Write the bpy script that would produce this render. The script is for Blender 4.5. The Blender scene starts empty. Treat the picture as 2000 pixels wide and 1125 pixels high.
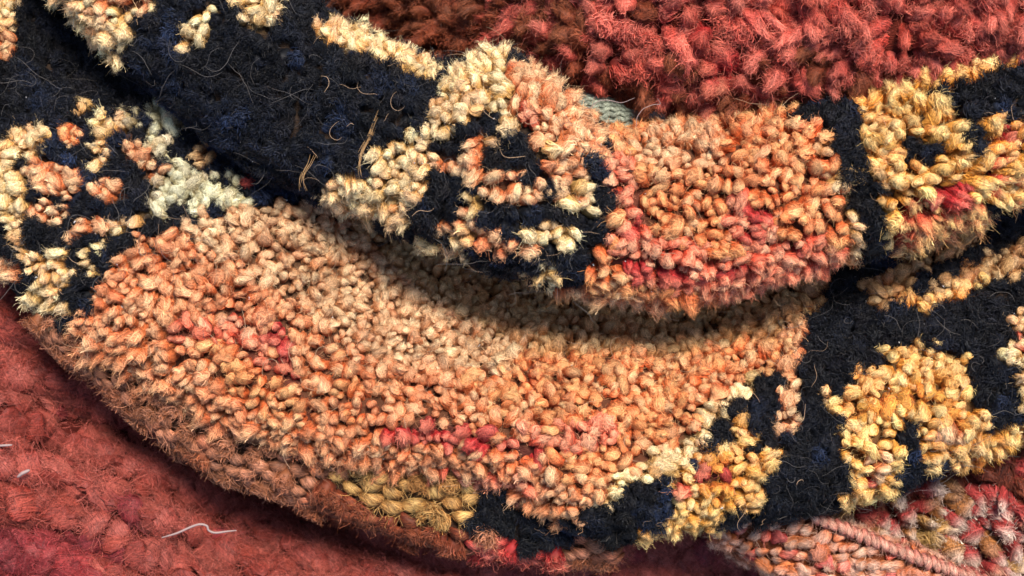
import bpy, math, random
import numpy as np
from mathutils import Vector, Matrix, Euler
from mathutils.bvhtree import BVHTree

rng = np.random.default_rng(7)
random.seed(7)
SC = bpy.context.scene
COL = SC.collection
K = 0.0003            # metres per photo pixel at z = 0
DP = 3333.0           # camera height in the same pixel units
PI = math.pi

# ------------------------------------------------------------------ camera
cam_d = bpy.data.cameras.new('camera')
cam = bpy.data.objects.new('camera', cam_d)
COL.objects.link(cam)
cam.location = (0, 0, DP * K)
cam.rotation_euler = (0, 0, 0)
cam_d.sensor_width = 36.0
cam_d.lens = 36.0 * DP / 2000.0
cam_d.clip_start = 0.01
cam_d.clip_end = 100.0
cam_d.dof.use_dof = True
cam_d.dof.focus_distance = (DP - 110) * K
cam_d.dof.aperture_fstop = 9.0
SC.camera = cam

# ------------------------------------------------------------------ light
SUN_EL, SUN_AZ = math.radians(62), math.radians(24)     # azimuth from +Y (top of picture) towards +X
world = bpy.data.worlds.new("World")
SC.world = world
world.use_nodes = True
wn = world.node_tree
sky = wn.nodes.new('ShaderNodeTexSky')
sky.sky_type = 'NISHITA'
sky.sun_disc = False
sky.sun_elevation = SUN_EL
sky.sun_rotation = SUN_AZ
bg = wn.nodes['Background']
bg.inputs['Strength'].default_value = 0.05
wn.links.new(sky.outputs[0], bg.inputs['Color'])
sun_d = bpy.data.lights.new('sun', 'SUN')
sun_d.energy = 1.5
sun_d.angle = math.radians(16)
sun_d.color = (1.0, 0.93, 0.84)
sun = bpy.data.objects.new('sun', sun_d)
COL.objects.link(sun)
sv = Vector((math.sin(SUN_AZ) * math.cos(SUN_EL), math.cos(SUN_AZ) * math.cos(SUN_EL), math.sin(SUN_EL)))
sun.rotation_euler = sv.to_track_quat('Z', 'Y').to_euler()
sun.location = sv * 2
SC.view_settings.view_transform = 'Standard'
SC.view_settings.look = 'None'
SC.view_settings.gamma = 1.0
SC.view_settings.exposure = 2.35
SC.cycles.max_bounces = 8
SC.cycles.diffuse_bounces = 5
SC.cycles.transmission_bounces = 4

# ------------------------------------------------------------------ helpers
def px2w(p):
    """(n,3) photo pixels + height in pixel units -> metres"""
    p = np.asarray(p, float)
    f = K * (1.0 - p[..., 2] / DP)
    return np.stack([(p[..., 0] - 1000.0) * f, (562.5 - p[..., 1]) * f, p[..., 2] * K], -1)

def w2px(w):
    f = 1.0 / (K * (1.0 - w[..., 2] / K / DP))
    return np.stack([w[..., 0] * f + 1000.0, 562.5 - w[..., 1] * f], -1)

def in_poly(P, poly):
    x, y = P[:, 0], P[:, 1]
    res = np.zeros(len(P), bool)
    n = len(poly)
    for i in range(n):
        x1, y1 = poly[i]; x2, y2 = poly[(i + 1) % n]
        if y1 == y2: continue
        c = ((y1 > y) != (y2 > y)) & (x < (x2 - x1) * (y - y1) / (y2 - y1) + x1)
        res ^= c
    return res

def seg_dist(P, line):
    d = np.full(len(P), 1e9)
    for (a, b) in zip(line[:-1], line[1:]):
        a = np.array(a, float); b = np.array(b, float)
        ab = b - a
        t = np.clip(((P - a) @ ab) / (ab @ ab), 0, 1)
        d = np.minimum(d, np.linalg.norm(P - (a + t[:, None] * ab), axis=1))
    return d

class RBF:
    def __init__(self, pts):
        p = np.array(pts, float)
        self.c = p[:, :2] / 500.0
        n = len(p)
        r = np.linalg.norm(self.c[:, None] - self.c[None], axis=-1)
        M = np.zeros((n + 3, n + 3))
        M[:n, :n] = self.k(r) + np.eye(n) * 0.02
        M[:n, n] = 1; M[:n, n + 1:] = self.c
        M[n, :n] = 1; M[n + 1:, :n] = self.c.T
        self.w = np.linalg.solve(M, np.concatenate([p[:, 2], np.zeros(3)]))
    def k(self, r):
        return np.where(r > 1e-9, r * r * np.log(np.maximum(r, 1e-9)), 0)
    def __call__(self, P):
        q = np.asarray(P, float)[:, :2] / 500.0
        r = np.linalg.norm(q[:, None] - self.c[None], axis=-1)
        n = len(self.c)
        return self.k(r) @ self.w[:n] + self.w[n] + q @ self.w[n + 1:]

def vnoise(P, scale, seed):
    """smooth value noise in pixel space, -1..1"""
    g = np.random.default_rng(seed).uniform(-1, 1, (64, 64))
    q = P[:, :2] / scale + 1000.0
    i = np.floor(q).astype(int); f = q - i
    f = f * f * (3 - 2 * f)
    i0 = i % 64; i1 = (i + 1) % 64
    a = g[i0[:, 0], i0[:, 1]]; b = g[i1[:, 0], i0[:, 1]]
    c = g[i0[:, 0], i1[:, 1]]; d = g[i1[:, 0], i1[:, 1]]
    return (a * (1 - f[:, 0]) + b * f[:, 0]) * (1 - f[:, 1]) + (c * (1 - f[:, 0]) + d * f[:, 0]) * f[:, 1]

def smooth1d(a, s):
    if s <= 0: return a
    n = int(3 * s) + 1
    k = np.exp(-0.5 * (np.arange(-n, n + 1) / s) ** 2); k /= k.sum()
    lo = 2 * a[:1] - a[1:n + 1][::-1]; hi = 2 * a[-1:] - a[-n - 1:-1][::-1]
    p = np.concatenate([lo, a, hi])
    return np.stack([np.convolve(p[:, j], k, 'valid') for j in range(a.shape[1])], 1)

def resample(line, n, s):
    l = np.array(line, float)
    d = np.concatenate([[0], np.cumsum(np.linalg.norm(np.diff(l[:, :2], axis=0), axis=1))])
    t = np.linspace(0, d[-1], n)
    out = np.stack([np.interp(t, d, l[:, j]) for j in range(l.shape[1])], 1)
    return smooth1d(out, s)

class Sheet:
    """a cloth sheet between an upper line A and a lower line B (pixels), rolled over at A and B"""
    def __init__(self, A, B, z, ra=0, rb=0, ha=None, hb=None, fa=115, fb=130, ia=0, ib=0, nu=140, nv=46, nr=14, grooves=(), sm=1.5, rough=0):
        A = resample(A, nu, sm); B = resample(B, nu, sm)
        z = RBF(z)
        ha = ra if ha is None else ha; hb = rb if hb is None else hb
        rows = []
        d = B - A; ln = np.linalg.norm(d, axis=1, keepdims=True); d = d / ln
        A = A + d * ia; B = B - d * ib; ln = ln - ia - ib
        RA = np.minimum(ra, ln[:, 0] * .5); RB = np.minimum(rb, ln[:, 0] * .5)
        Ai = A + d * RA[:, None]; Bi = B - d * RB[:, None]
        zA = self.top(Ai, z, grooves, rough); zB = self.top(Bi, z, grooves, rough)
        if ra:
            for ph in np.radians(np.linspace(fa, 0, nr, endpoint=False)):
                q = Ai - d * (RA * math.sin(ph))[:, None]
                rows.append(np.column_stack([q, zA - ha * (1 - math.cos(ph))]))
        for s in np.linspace(0, 1, nv):
            q = Ai * (1 - s) + Bi * s
            rows.append(np.column_stack([q, self.top(q, z, grooves, rough)]))
        if rb:
            for ph in np.radians(np.linspace(0, fb, nr + 1)[1:]):
                q = Bi + d * (RB * math.sin(ph))[:, None]
                rows.append(np.column_stack([q, zB - hb * (1 - math.cos(ph))]))
        self.P = np.array(rows)                     # rows x nu x 3 pixel space
        self.W = px2w(self.P)
        nR, nU = self.P.shape[:2]
        idx = np.arange(nR * nU).reshape(nR, nU)
        a, b, c, e = idx[:-1, :-1], idx[1:, :-1], idx[1:, 1:], idx[:-1, 1:]
        self.F = np.stack([a, b, c, e], -1).reshape(-1, 4)
        self.V = self.W.reshape(-1, 3)
        v = self.V[self.F]
        n = np.cross(v[:, 2] - v[:, 0], v[:, 3] - v[:, 1])
        self.area = np.linalg.norm(n, axis=1) / 2
        self.N = n / np.maximum(self.area * 2, 1e-12)[:, None]
        if self.N[:, 2].mean() < 0:
            self.N = -self.N; self.F = self.F[:, ::-1]
        # smooth vertex normals
        vn = np.zeros_like(self.V)
        for j in range(4): np.add.at(vn, self.F[:, j], self.N * self.area[:, None])
        self.vn = vn / np.maximum(np.linalg.norm(vn, axis=1, keepdims=True), 1e-12)
        t = self.V.reshape(nR, nU, 3)
        tu = np.gradient(t, axis=1).reshape(-1, 3)
        self.tu = tu / np.maximum(np.linalg.norm(tu, axis=1, keepdims=True), 1e-12)
    @staticmethod
    def top(q, z, grooves, rough):
        h = z(q)
        for line, depth, w in grooves:
            dd = seg_dist(q, line)
            h = h - depth * np.exp(-(dd / w) ** 2)
        if rough:
            h = h + rough * vnoise(q, 60, 3) + rough * .6 * vnoise(q, 30, 4)
        return h
    def scatter(self, sp, seed, box=(-140, -140, 2140, 1265), spfun=None, k=14, rows=0.0):
        """blue-noise points on the sheet; sp in pixels. returns pos(m), normal, tangent, px"""
        r = np.random.default_rng(seed)
        n = int(self.area.sum() / (sp * K) ** 2 * k)
        f = r.choice(len(self.F), n, p=self.area / self.area.sum())
        u, v = r.random(n)[:, None], r.random(n)[:, None]
        def ip(arr):
            q = arr[self.F[f]]
            return (q[:, 0] * (1 - u) + q[:, 1] * u) * (1 - v) + (q[:, 3] * (1 - u) + q[:, 2] * u) * v
        p = ip(self.V); N = ip(self.vn); T = ip(self.tu)
        px = w2px(p)
        nrow = 0
        if rows:
            nR, nU = self.P.shape[:2]
            W = self.W; VN = self.vn.reshape(nR, nU, 3); TU = self.tu.reshape(nR, nU, 3)
            arc = np.concatenate([[0], np.cumsum(np.linalg.norm(np.diff(W, axis=0), axis=2).mean(1))])
            gp, gn, gt = [], [], []
            for a in np.arange(0, arc[-1], sp * K * rows):
                f_ = np.interp(a, arc, np.arange(nR)); i0 = min(int(f_), nR - 2); q = f_ - i0
                wob = np.clip(q + .0 * np.arange(nU), 0, 1)[:, None]
                ln_ = W[i0] * (1 - wob) + W[i0 + 1] * wob
                d_ = np.concatenate([[0], np.cumsum(np.linalg.norm(np.diff(ln_, axis=0), axis=1))])
                st = np.arange(r.random() * sp * K, d_[-1], sp * K * .95); st = st + r.normal(0, .12 * sp * K, len(st))
                for src, dst in ((ln_, gp), (VN[i0], gn), (TU[i0], gt)):
                    dst.append(np.stack([np.interp(st, d_, src[:, c_]) for c_ in range(3)], 1))
            gp = np.concatenate(gp); gn = np.concatenate(gn); gt = np.concatenate(gt)
            gp = gp + gt * r.normal(0, .08 * sp * K, (len(gp), 1)) + np.cross(gn, gt) * r.normal(0, .13 * sp * K, (len(gp), 1))
            nrow = len(gp)
            p = np.concatenate([gp, p]); N = np.concatenate([gn, N]); T = np.concatenate([gt, T]); px = w2px(p)
        isrow = np.arange(len(p)) < nrow
        keep = (px[:, 0] > box[0]) & (px[:, 0] < box[2]) & (px[:, 1] > box[1]) & (px[:, 1] < box[3])
        p, N, T, px, isrow = p[keep], N[keep], T[keep], px[keep], isrow[keep]
        loc = np.full(len(p), sp) if spfun is None else spfun(px)
        cell = sp * K * 1.0
        grid = {}
        out = []
        ci = np.floor(p / cell).astype(int)
        for i in range(len(p)):
            c = ci[i]; rr = (loc[i] * K * (.66 if isrow[i] else .84)) ** 2; ok = True
            x, y, zz = p[i]
            rng_ = 1 if loc[i] <= sp * 1.16 else 2
            for dx in range(-rng_, rng_ + 1):
                for dy in range(-rng_, rng_ + 1):
                    for dz in range(-rng_, rng_ + 1):
                        for (qx, qy, qz) in grid.get((c[0] + dx, c[1] + dy, c[2] + dz), ()):
                            if (qx - x) ** 2 + (qy - y) ** 2 + (qz - zz) ** 2 < rr:
                                ok = False; break
                        if not ok: break
                    if not ok: break
                if not ok: break
            if ok:
                grid.setdefault((c[0], c[1], c[2]), []).append((x, y, zz)); out.append(i)
        o = np.array(out)
        nn = lambda a: a / np.maximum(np.linalg.norm(a, axis=1, keepdims=True), 1e-9)
        return p[o], nn(N[o]), nn(T[o]), px[o], loc[o]

def link(name, data, parent=None):
    o = bpy.data.objects.new(name, data)
    COL.objects.link(o)
    if parent is not None: o.parent = parent
    return o

def thing(name, label, cat, group=None):
    o = link(name, None)
    o['label'] = label; o['category'] = cat
    if group: o['group'] = group
    return o

# ------------------------------------------------------------------ materials
def nodes(name):
    m = bpy.data.materials.new(name); m.use_nodes = True
    nt = m.node_tree; nt.nodes.clear()
    return m, nt

def wool_material():
    m, nt = nodes('wool'); N = nt.nodes; L = nt.links
    out = N.new('ShaderNodeOutputMaterial')
    tip = N.new('ShaderNodeAttribute'); tip.attribute_type = 'INSTANCER'; tip.attribute_name = 'tcol'
    root = N.new('ShaderNodeAttribute'); root.attribute_type = 'INSTANCER'; root.attribute_name = 'troot'
    fib = N.new('ShaderNodeAttribute'); fib.attribute_type = 'GEOMETRY'; fib.attribute_name = 'fib'
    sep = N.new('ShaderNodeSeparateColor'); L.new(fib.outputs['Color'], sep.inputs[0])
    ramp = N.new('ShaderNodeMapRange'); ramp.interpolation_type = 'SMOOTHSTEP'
    ramp.inputs[1].default_value = 0.42; ramp.inputs[2].default_value = 1.06  # root dye, raised up the flanks to colour in their shaded sides
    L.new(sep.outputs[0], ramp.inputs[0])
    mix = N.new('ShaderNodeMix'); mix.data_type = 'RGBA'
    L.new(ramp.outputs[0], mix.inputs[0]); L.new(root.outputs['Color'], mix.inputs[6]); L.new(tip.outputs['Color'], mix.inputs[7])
    # every fibre takes the dye a little differently
    mr = N.new('ShaderNodeMapRange'); mr.inputs[3].default_value = 0.42; mr.inputs[4].default_value = 1.45
    L.new(sep.outputs[1], mr.inputs[0])
    mul = N.new('ShaderNodeMix'); mul.data_type = 'RGBA'; mul.blend_type = 'MULTIPLY'; mul.inputs[0].default_value = 1
    L.new(mix.outputs[2], mul.inputs[6]); L.new(mr.outputs[0], mul.inputs[7])
    # a few bleached fibres
    gt = N.new('ShaderNodeMapRange'); gt.inputs[1].default_value = 0.9; gt.inputs[2].default_value = 1.0; gt.inputs[4].default_value = 0.30
    L.new(sep.outputs[2], gt.inputs[0])
    bl = N.new('ShaderNodeMix'); bl.data_type = 'RGBA'
    L.new(gt.outputs[0], bl.inputs[0]); L.new(mul.outputs[2], bl.inputs[6])
    add = N.new('ShaderNodeMix'); add.data_type = 'RGBA'; add.blend_type = 'ADD'; add.inputs[0].default_value = 0.12
    add.inputs[7].default_value = (0.9, 0.72, 0.55, 1)
    L.new(mul.outputs[2], add.inputs[6]); L.new(add.outputs[2], bl.inputs[7])
    bs = N.new('ShaderNodeBsdfPrincipled')
    bs.inputs['Roughness'].default_value = 0.62
    bs.inputs['Specular IOR Level'].default_value = 0.25
    bs.inputs['Sheen Weight'].default_value = 0.04
    bs.inputs['Sheen Roughness'].default_value = 0.4
    L.new(bl.outputs[2], bs.inputs['Base Color'])
    tr = N.new('ShaderNodeBsdfTranslucent'); L.new(bl.outputs[2], tr.inputs[0])
    ms = N.new('ShaderNodeMixShader'); ms.inputs[0].default_value = 0.22
    L.new(bs.outputs[0], ms.inputs[1]); L.new(tr.outputs[0], ms.inputs[2])
    L.new(ms.outputs[0], out.inputs[0])
    return m

def cloth_material():
    m, nt = nodes('rug_foundation'); N = nt.nodes; L = nt.links
    out = N.new('ShaderNodeOutputMaterial')
    a = N.new('ShaderNodeAttribute'); a.attribute_name = 'dye'
    bs = N.new('ShaderNodeBsdfPrincipled'); bs.inputs['Roughness'].default_value = 0.95
    bs.inputs['Specular IOR Level'].default_value = 0.1
    no = N.new('ShaderNodeTexNoise'); no.inputs['Scale'].default_value = 260; no.inputs['Detail'].default_value = 4
    mr = N.new('ShaderNodeMapRange'); mr.inputs[3].default_value = .7; mr.inputs[4].default_value = 1.2
    L.new(no.outputs[0], mr.inputs[0])
    mu = N.new('ShaderNodeMix'); mu.data_type = 'RGBA'; mu.blend_type = 'MULTIPLY'; mu.inputs[0].default_value = 1
    L.new(a.outputs['Color'], mu.inputs[6]); L.new(mr.outputs[0], mu.inputs[7])
    L.new(mu.outputs[2], bs.inputs['Base Color'])
    bp = N.new('ShaderNodeBump'); bp.inputs['Distance'].default_value = 0.002
    L.new(no.outputs[0], bp.inputs['Height']); L.new(bp.outputs[0], bs.inputs['Normal'])
    L.new(bs.outputs[0], out.inputs[0])
    return m

def plain_material(name, c, rough=.9, var=.25, scale=300):
    m, nt = nodes(name); N = nt.nodes; L = nt.links
    out = N.new('ShaderNodeOutputMaterial')
    bs = N.new('ShaderNodeBsdfPrincipled'); bs.inputs['Roughness'].default_value = rough
    no = N.new('ShaderNodeTexNoise'); no.inputs['Scale'].default_value = scale; no.inputs['Detail'].default_value = 3
    cr = N.new('ShaderNodeMix'); cr.data_type = 'RGBA'
    cr.inputs[6].default_value = (*[x * (1 - var) for x in c], 1); cr.inputs[7].default_value = (*[min(1, x * (1 + var)) for x in c], 1)
    L.new(no.outputs[0], cr.inputs[0]); L.new(cr.outputs[2], bs.inputs['Base Color'])
    L.new(bs.outputs[0], out.inputs[0])
    return m

WOOL = wool_material()
CLOTH = cloth_material()

# ------------------------------------------------------------------ tuft meshes (unit = spacing)
class MB:
    def __init__(self): self.v = []; self.f = []; self.c = []; self.n = 0
    def grid(self, pts, col, closed=False):
        """pts (a,b,3) quads"""
        a, b = pts.shape[:2]
        self.v.append(pts.reshape(-1, 3)); self.c.append(col.reshape(-1, 3))
        idx = np.arange(a * b).reshape(a, b) + self.n
        self.n += a * b
        if closed: idx = np.concatenate([idx, idx[:, :1]], 1)
        self.f.append(np.stack([idx[:-1, :-1], idx[:-1, 1:], idx[1:, 1:], idx[1:, :-1]], -1).reshape(-1, 4))
    def ribbons(self, C, Nrm, w, t, r1, r2):
        """C (n,m,3) fibre centre lines, Nrm (n,m,3) outward, w (n,m) widths"""
        T = np.gradient(C, axis=1)
        S = np.cross(T, Nrm); S /= np.maximum(np.linalg.norm(S, axis=2, keepdims=True), 1e-9)
        n, m = C.shape[:2]
        h = S * (w[..., None] / 2)
        P = np.stack([C - h, C + h], 2)                      # n,m,2,3
        col = np.zeros((n, m, 2, 3)); col[..., 0] = np.clip(t, 0, 1)[..., None]
        col[..., 1] = r1[:, None, None]; col[..., 2] = r2[:, None, None]
        self.v.append(P.reshape(-1, 3)); self.c.append(col.reshape(-1, 3))
        idx = np.arange(n * m * 2).reshape(n, m, 2) + self.n; self.n += n * m * 2
        self.f.append(np.stack([idx[:, :-1, 0], idx[:, :-1, 1], idx[:, 1:, 1], idx[:, 1:, 0]], -1).reshape(-1, 4))
    def build(self, name, mat=WOOL):
        V = np.concatenate(self.v); F = np.concatenate(self.f); C = np.concatenate(self.c)
        me = bpy.data.meshes.new(name)
        me.vertices.add(len(V)); me.vertices.foreach_set('co', V.astype(np.float32).ravel())
        me.loops.add(F.size); me.loops.foreach_set('vertex_index', F.astype(np.int32).ravel())
        me.polygons.add(len(F)); me.polygons.foreach_set('loop_start', np.arange(0, F.size, 4, dtype=np.int32))
        me.polygons.foreach_set('use_smooth', np.ones(len(F), bool))
        at = me.attributes.new('fib', 'FLOAT_COLOR', 'POINT')
        at.data.foreach_set('color', np.column_stack([C, np.ones(len(C))]).astype(np.float32).ravel())
        me.update(calc_edges=True); me.validate()
        me.materials.append(mat)
        return me

def prof(t, point):
    """radius along a tuft, round or pointed end"""
    base = 0.80 + 0.20 * np.sin(np.clip(t / .6, 0, 1) * PI / 2)
    e = np.clip((t - .5) / .5, 0, 1)
    rnd = np.sqrt(np.maximum(1 - e ** 2.3, 0))
    pt = (1 - e ** 1.6) * .9 + .1 * np.sqrt(np.maximum(1 - e, 0))
    return base * (rnd * (1 - point) + pt * point)

def add_knot(b, r, nf, L, R, point, fray, curl, fly, wd, twist, org=(0, 0), tilt=(0, 0), core=.82):
    bend = r.uniform(-.3, .3, 2) + np.array(tilt); tw = r.choice([-1, 1]) * r.uniform(.2, 1) * twist * 2 * PI
    ply = r.integers(2, 6); pa = r.uniform(.12, .28)
    ex = r.uniform(.82, 1.2); hook = r.uniform(0, .8); ha = r.uniform(0, 2 * PI)
    lump = r.uniform(0, 6, 3); la = r.uniform(.03, .10)
    def axis(t):
        q = np.maximum(t - .25, 0) ** 2
        return np.stack([org[0] + bend[0] * t + hook * q * math.cos(ha) * .8, org[1] + bend[1] * t + hook * q * math.sin(ha) * .8, L * t - hook * .35 * q], -1)
    def surf(t, ph, rho):
        rad = R * prof(t, point) * rho * (1 + pa * np.cos(ply * ph) + la * np.sin(3 * t * 2 + ph * 2 + lump[0]) + la * np.sin(t * 7 + lump[1]))
        a = ph + tw * t
        off = np.stack([rad * np.cos(a) * ex, rad * np.sin(a) / ex, np.zeros_like(rad)], -1)
        return axis(t) + off, off
    t = np.concatenate([np.linspace(-.05, .7, 6), [.82, .91, .97, 1.0]]); ph = np.linspace(0, 2 * PI, 13, endpoint=False)
    tt, pp = np.meshgrid(t, ph, indexing='ij')
    P, _ = surf(tt, pp, core)
    col = np.zeros((*tt.shape, 3)); col[..., 0] = np.clip(tt, 0, 1) * .85; col[..., 1] = .4
    b.grid(P, col, True)
    m = 9
    s = np.linspace(0, 1, m)[None]
    t0 = r.uniform(-.05, .7, (nf, 1)); t1 = np.minimum(t0 + r.uniform(.3, .75, (nf, 1)), 1.0)
    T = t0 + (t1 - t0) * s
    wav = lambda a: a * np.sin(s * r.uniform(2, 9, (nf, 1)) + r.uniform(0, 6, (nf, 1)))
    ph0 = r.uniform(0, 2 * PI, (nf, 1)) + r.normal(0, .45, (nf, 1)) * s + wav(curl * 3.5)
    rho = r.uniform(.88, 1.05, (nf, 1)) + wav(.05)
    lift = (r.random((nf, 1)) < fray) * r.uniform(.05, .4, (nf, 1)) * s ** 2
    # about a third of the fibres wind round the head
    wr = r.random((nf, 1)) < .36
    Tw = r.uniform(.35, .97, (nf, 1)) + r.uniform(-.12, .16, (nf, 1)) * s
    T = np.where(wr, np.clip(Tw, 0, .995), T)
    ph0 = np.where(wr, ph0 + np.sign(tw) * r.uniform(1.0, 3.2, (nf, 1)) * s, ph0)
    C, off = surf(T, ph0, rho + lift)
    C[..., 2] += lift * .4 * L * .6
    en = np.maximum(T - .86, 0) * (r.random((nf, 1)) < fray + .12)
    C[..., 2] += en * r.uniform(.2, 2.2, (nf, 1))
    C[..., :2] += en[..., None] * r.normal(0, 1.0, (nf, 1, 2))
    nr = off / np.maximum(np.linalg.norm(off, axis=2, keepdims=True), 1e-6)
    nr = nr + np.array([0, 0, 1]) * np.clip((T - .45) * 2.4, 0, 3)[..., None] + r.normal(0, .18, (nf, 1, 3))
    w = wd * r.uniform(.5, 1.3, (nf, 1)) * (1 - .8 * s ** 3)
    b.ribbons(C, nr, w, T, r.random(nf), r.random(nf))
    if fly:
        m = 10; s = np.linspace(0, 1, m)[None, :, None]
        t0 = r.uniform(.2, .97, fly); p0 = r.uniform(0, 2 * PI, fly)
        base, of = surf(t0[:, None], p0[:, None], np.full((fly, 1), .95))
        d = of[:, 0] / R + np.array([0, 0, .8]) * (t0[:, None] ** 2) + r.normal(0, .55, (fly, 3))
        d /= np.linalg.norm(d, axis=1, keepdims=True)
        ln = r.uniform(.15, .6, (fly, 1, 1)) * (1 + .8 * (r.random((fly, 1, 1)) < .15))
        e1 = np.cross(d, r.normal(0, 1, (fly, 3))); e1 /= np.linalg.norm(e1, axis=1, keepdims=True)
        e2 = np.cross(d, e1)
        fr = r.uniform(3, 9, (fly, 1, 1)); am = r.uniform(.02, .13, (fly, 1, 1))
        C = base[:, :1] + d[:, None] * ln * s + am * s * (e1[:, None] * np.sin(fr * s) + e2[:, None] * (np.cos(fr * s * .8) - 1))
        w = np.full((fly, m), .017) * (1 - .5 * s[..., 0])
        b.ribbons(C, np.broadcast_to(e1[:, None], C.shape), w, np.full((fly, m), .9), r.random(fly), r.random(fly))

def knot_mesh(seed, nf=240, L=1.35, R=0.54, point=0.0, fray=0.28, curl=0.06, fly=46, wd=.044, twist=.6, double=False):
    r = np.random.default_rng(seed); b = MB()
    if double:
        a = r.uniform(0, 2 * PI); c, q = math.cos(a), math.sin(a); g = r.uniform(.24, .32)
        l2 = r.uniform(.7, 1.0)
        add_knot(b, r, int(nf * .6), L, R * .74, point, fray, curl, fly // 2, wd, twist, (c * g, q * g), (c * .12, q * .12))
        add_knot(b, r, int(nf * .6), L * l2, R * .70, point, fray, curl, fly // 2, wd, twist, (-c * g, -q * g), (-c * .15, -q * .15))
    else:
        add_knot(b, r, nf, L, R, point, fray, curl, fly, wd, twist)
    return b.build('tuft_mesh')

def shag_mesh(seed, nf=240, L=1.2, R=.6, spread=.55, curl=.12, wd=.05, lie=0.25):
    """a loose, matted, fluffy lock"""
    r = np.random.default_rng(seed)
    b = MB()
    tt, pp = np.meshgrid(np.linspace(-.05, 1, 7), np.linspace(0, 2 * PI, 10, endpoint=False), indexing='ij')
    rad = R * .78 * np.sqrt(np.maximum(1 - np.clip((tt - .3) / .7, 0, 1) ** 2, 0)) * (1 + .15 * np.cos(3 * pp + 4 * tt))
    P = np.stack([rad * np.cos(pp), rad * np.sin(pp), L * .72 * tt], -1)
    col = np.zeros((*tt.shape, 3)); col[..., 0] = np.clip(tt, 0, 1) * .8; col[..., 1] = .35
    b.grid(P, col, True)
    # locks: groups of fibres that share a direction
    g = 11
    gd = r.normal(0, 1, (g, 2)); gd /= np.linalg.norm(gd, axis=1, keepdims=True); gd *= r.uniform(0, 1, (g, 1)) ** .6
    gtw = r.uniform(-2.5, 2.5, g)
    gi = r.integers(0, g, nf)
    m = 9; s = np.linspace(0, 1, m)[None]
    st = gd[gi] * R * .55 + r.normal(0, .10, (nf, 2))
    dr = gd[gi] * spread + r.normal(0, .16, (nf, 2))
    ang = (gtw[gi][:, None] + r.normal(0, .5, (nf, 1))) * s
    h = r.uniform(.55, 1.1, (nf, 1)) * L
    ss = .15 + s * .85
    ox = dr[:, :1] * ss; oy = dr[:, 1:] * ss
    ca, sa = np.cos(ang), np.sin(ang)
    x = st[:, :1] + (ox * ca - oy * sa); y = st[:, 1:] + (ox * sa + oy * ca)
    z = h * np.sin(ss * (PI / 2 + lie * 1.6 * r.random((nf, 1)))) * 0.95
    f1 = r.uniform(3, 9, (nf, 1)); a1 = curl * r.uniform(.3, 1.2, (nf, 1))
    x = x + a1 * s * np.sin(f1 * s + r.uniform(0, 6, (nf, 1))); y = y + a1 * s * np.sin(f1 * s + r.uniform(0, 6, (nf, 1)))
    z = z + a1 * .5 * s * np.sin(f1 * s)
    C = np.stack([x, y, z], -1)
    nr = np.stack([x, y, np.full_like(x, .0)], -1) * 1.0 + np.array([0, 0, .8]) + r.normal(0, .25, (nf, 1, 3))
    w = wd * r.uniform(.5, 1.25, (nf, 1)) * (1 - .7 * s ** 3)
    b.ribbons(C, nr, w, ss, r.random(nf), r.random(nf))
    return b.build('tuft_mesh')

def loop_mesh(seed, nf=190, half=.75, R=.36, arch=.42, wd=.05, curl=.05, fly=18, fray=.15):
    """a knot seen from the back or a yarn lying flat: a bundle that arches over along X"""
    r = np.random.default_rng(seed)
    b = MB()
    tw = r.choice([-1, 1]) * r.uniform(.6, 1.6)
    bx = r.uniform(-.15, .15)
    def surf(u, ph, rho):
        rad = R * np.sqrt(np.maximum(1 - (np.abs(u) ** 2.6) * .8, .03)) * rho
        a = ph + tw * u
        return np.stack([u * half, bx * u * u + rad * np.cos(a) * 1.15, arch * (1 - np.abs(u) ** 2.2) + rad * np.sin(a) * .85], -1), a
    uu, pp = np.meshgrid(np.linspace(-1, 1, 9), np.linspace(0, 2 * PI, 12, endpoint=False), indexing='ij')
    P, _ = surf(uu, pp, .86)
    col = np.zeros((*uu.shape, 3)); col[..., 0] = .55; col[..., 1] = .3
    b.grid(P, col, True)
    m = 8; s = np.linspace(0, 1, m)[None]
    u0 = r.uniform(-1, .4, (nf, 1)); U = u0 + r.uniform(.5, 1.1, (nf, 1)) * s
    U = np.clip(U, -1.05, 1.05)
    ph = r.uniform(-.4, PI + .4, (nf, 1)) + curl * 3 * np.sin(s * r.uniform(2, 6, (nf, 1)) + r.uniform(0, 6, (nf, 1)))
    rho = r.uniform(.85, 1.05, (nf, 1)) + (r.random((nf, 1)) < fray) * r.uniform(.05, .5, (nf, 1)) * s ** 2
    C, a = surf(U, ph, rho)
    nr = np.stack([np.zeros_like(a), np.cos(a), np.sin(a)], -1)
    w = wd * r.uniform(.6, 1.3, (nf, 1)) * (1 - .7 * s ** 3)
    b.ribbons(C, nr, w, .5 + .5 * (1 - np.abs(U)), r.random(nf), r.random(nf))
    if fly:
        m = 9; s = np.linspace(0, 1, m)[None, :, None]
        base, a = surf(r.uniform(-.8, .8, (fly, 1)), r.uniform(0, PI, (fly, 1)), np.full((fly, 1), 1.0))
        d = np.stack([r.normal(0, .8, fly), np.cos(a[:, 0]), np.sin(a[:, 0])], -1); d /= np.linalg.norm(d, axis=1, keepdims=True)
        e1 = np.cross(d, r.normal(0, 1, (fly, 3))); e1 /= np.linalg.norm(e1, axis=1, keepdims=True); e2 = np.cross(d, e1)
        ln = r.uniform(.3, .9, (fly, 1, 1)); fr = r.uniform(2, 7, (fly, 1, 1)); am = r.uniform(.05, .2, (fly, 1, 1))
        C = base[:, :1] + d[:, None] * ln * s + am * s * (e1[:, None] * np.sin(fr * s) + e2[:, None] * (np.cos(fr * s * .8) - 1))
        b.ribbons(C, np.broadcast_to(e1[:, None], C.shape), np.full((fly, m), wd * .4), np.full((fly, m), .9), r.random(fly), r.random(fly))
    return b.build('tuft_mesh')

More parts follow.
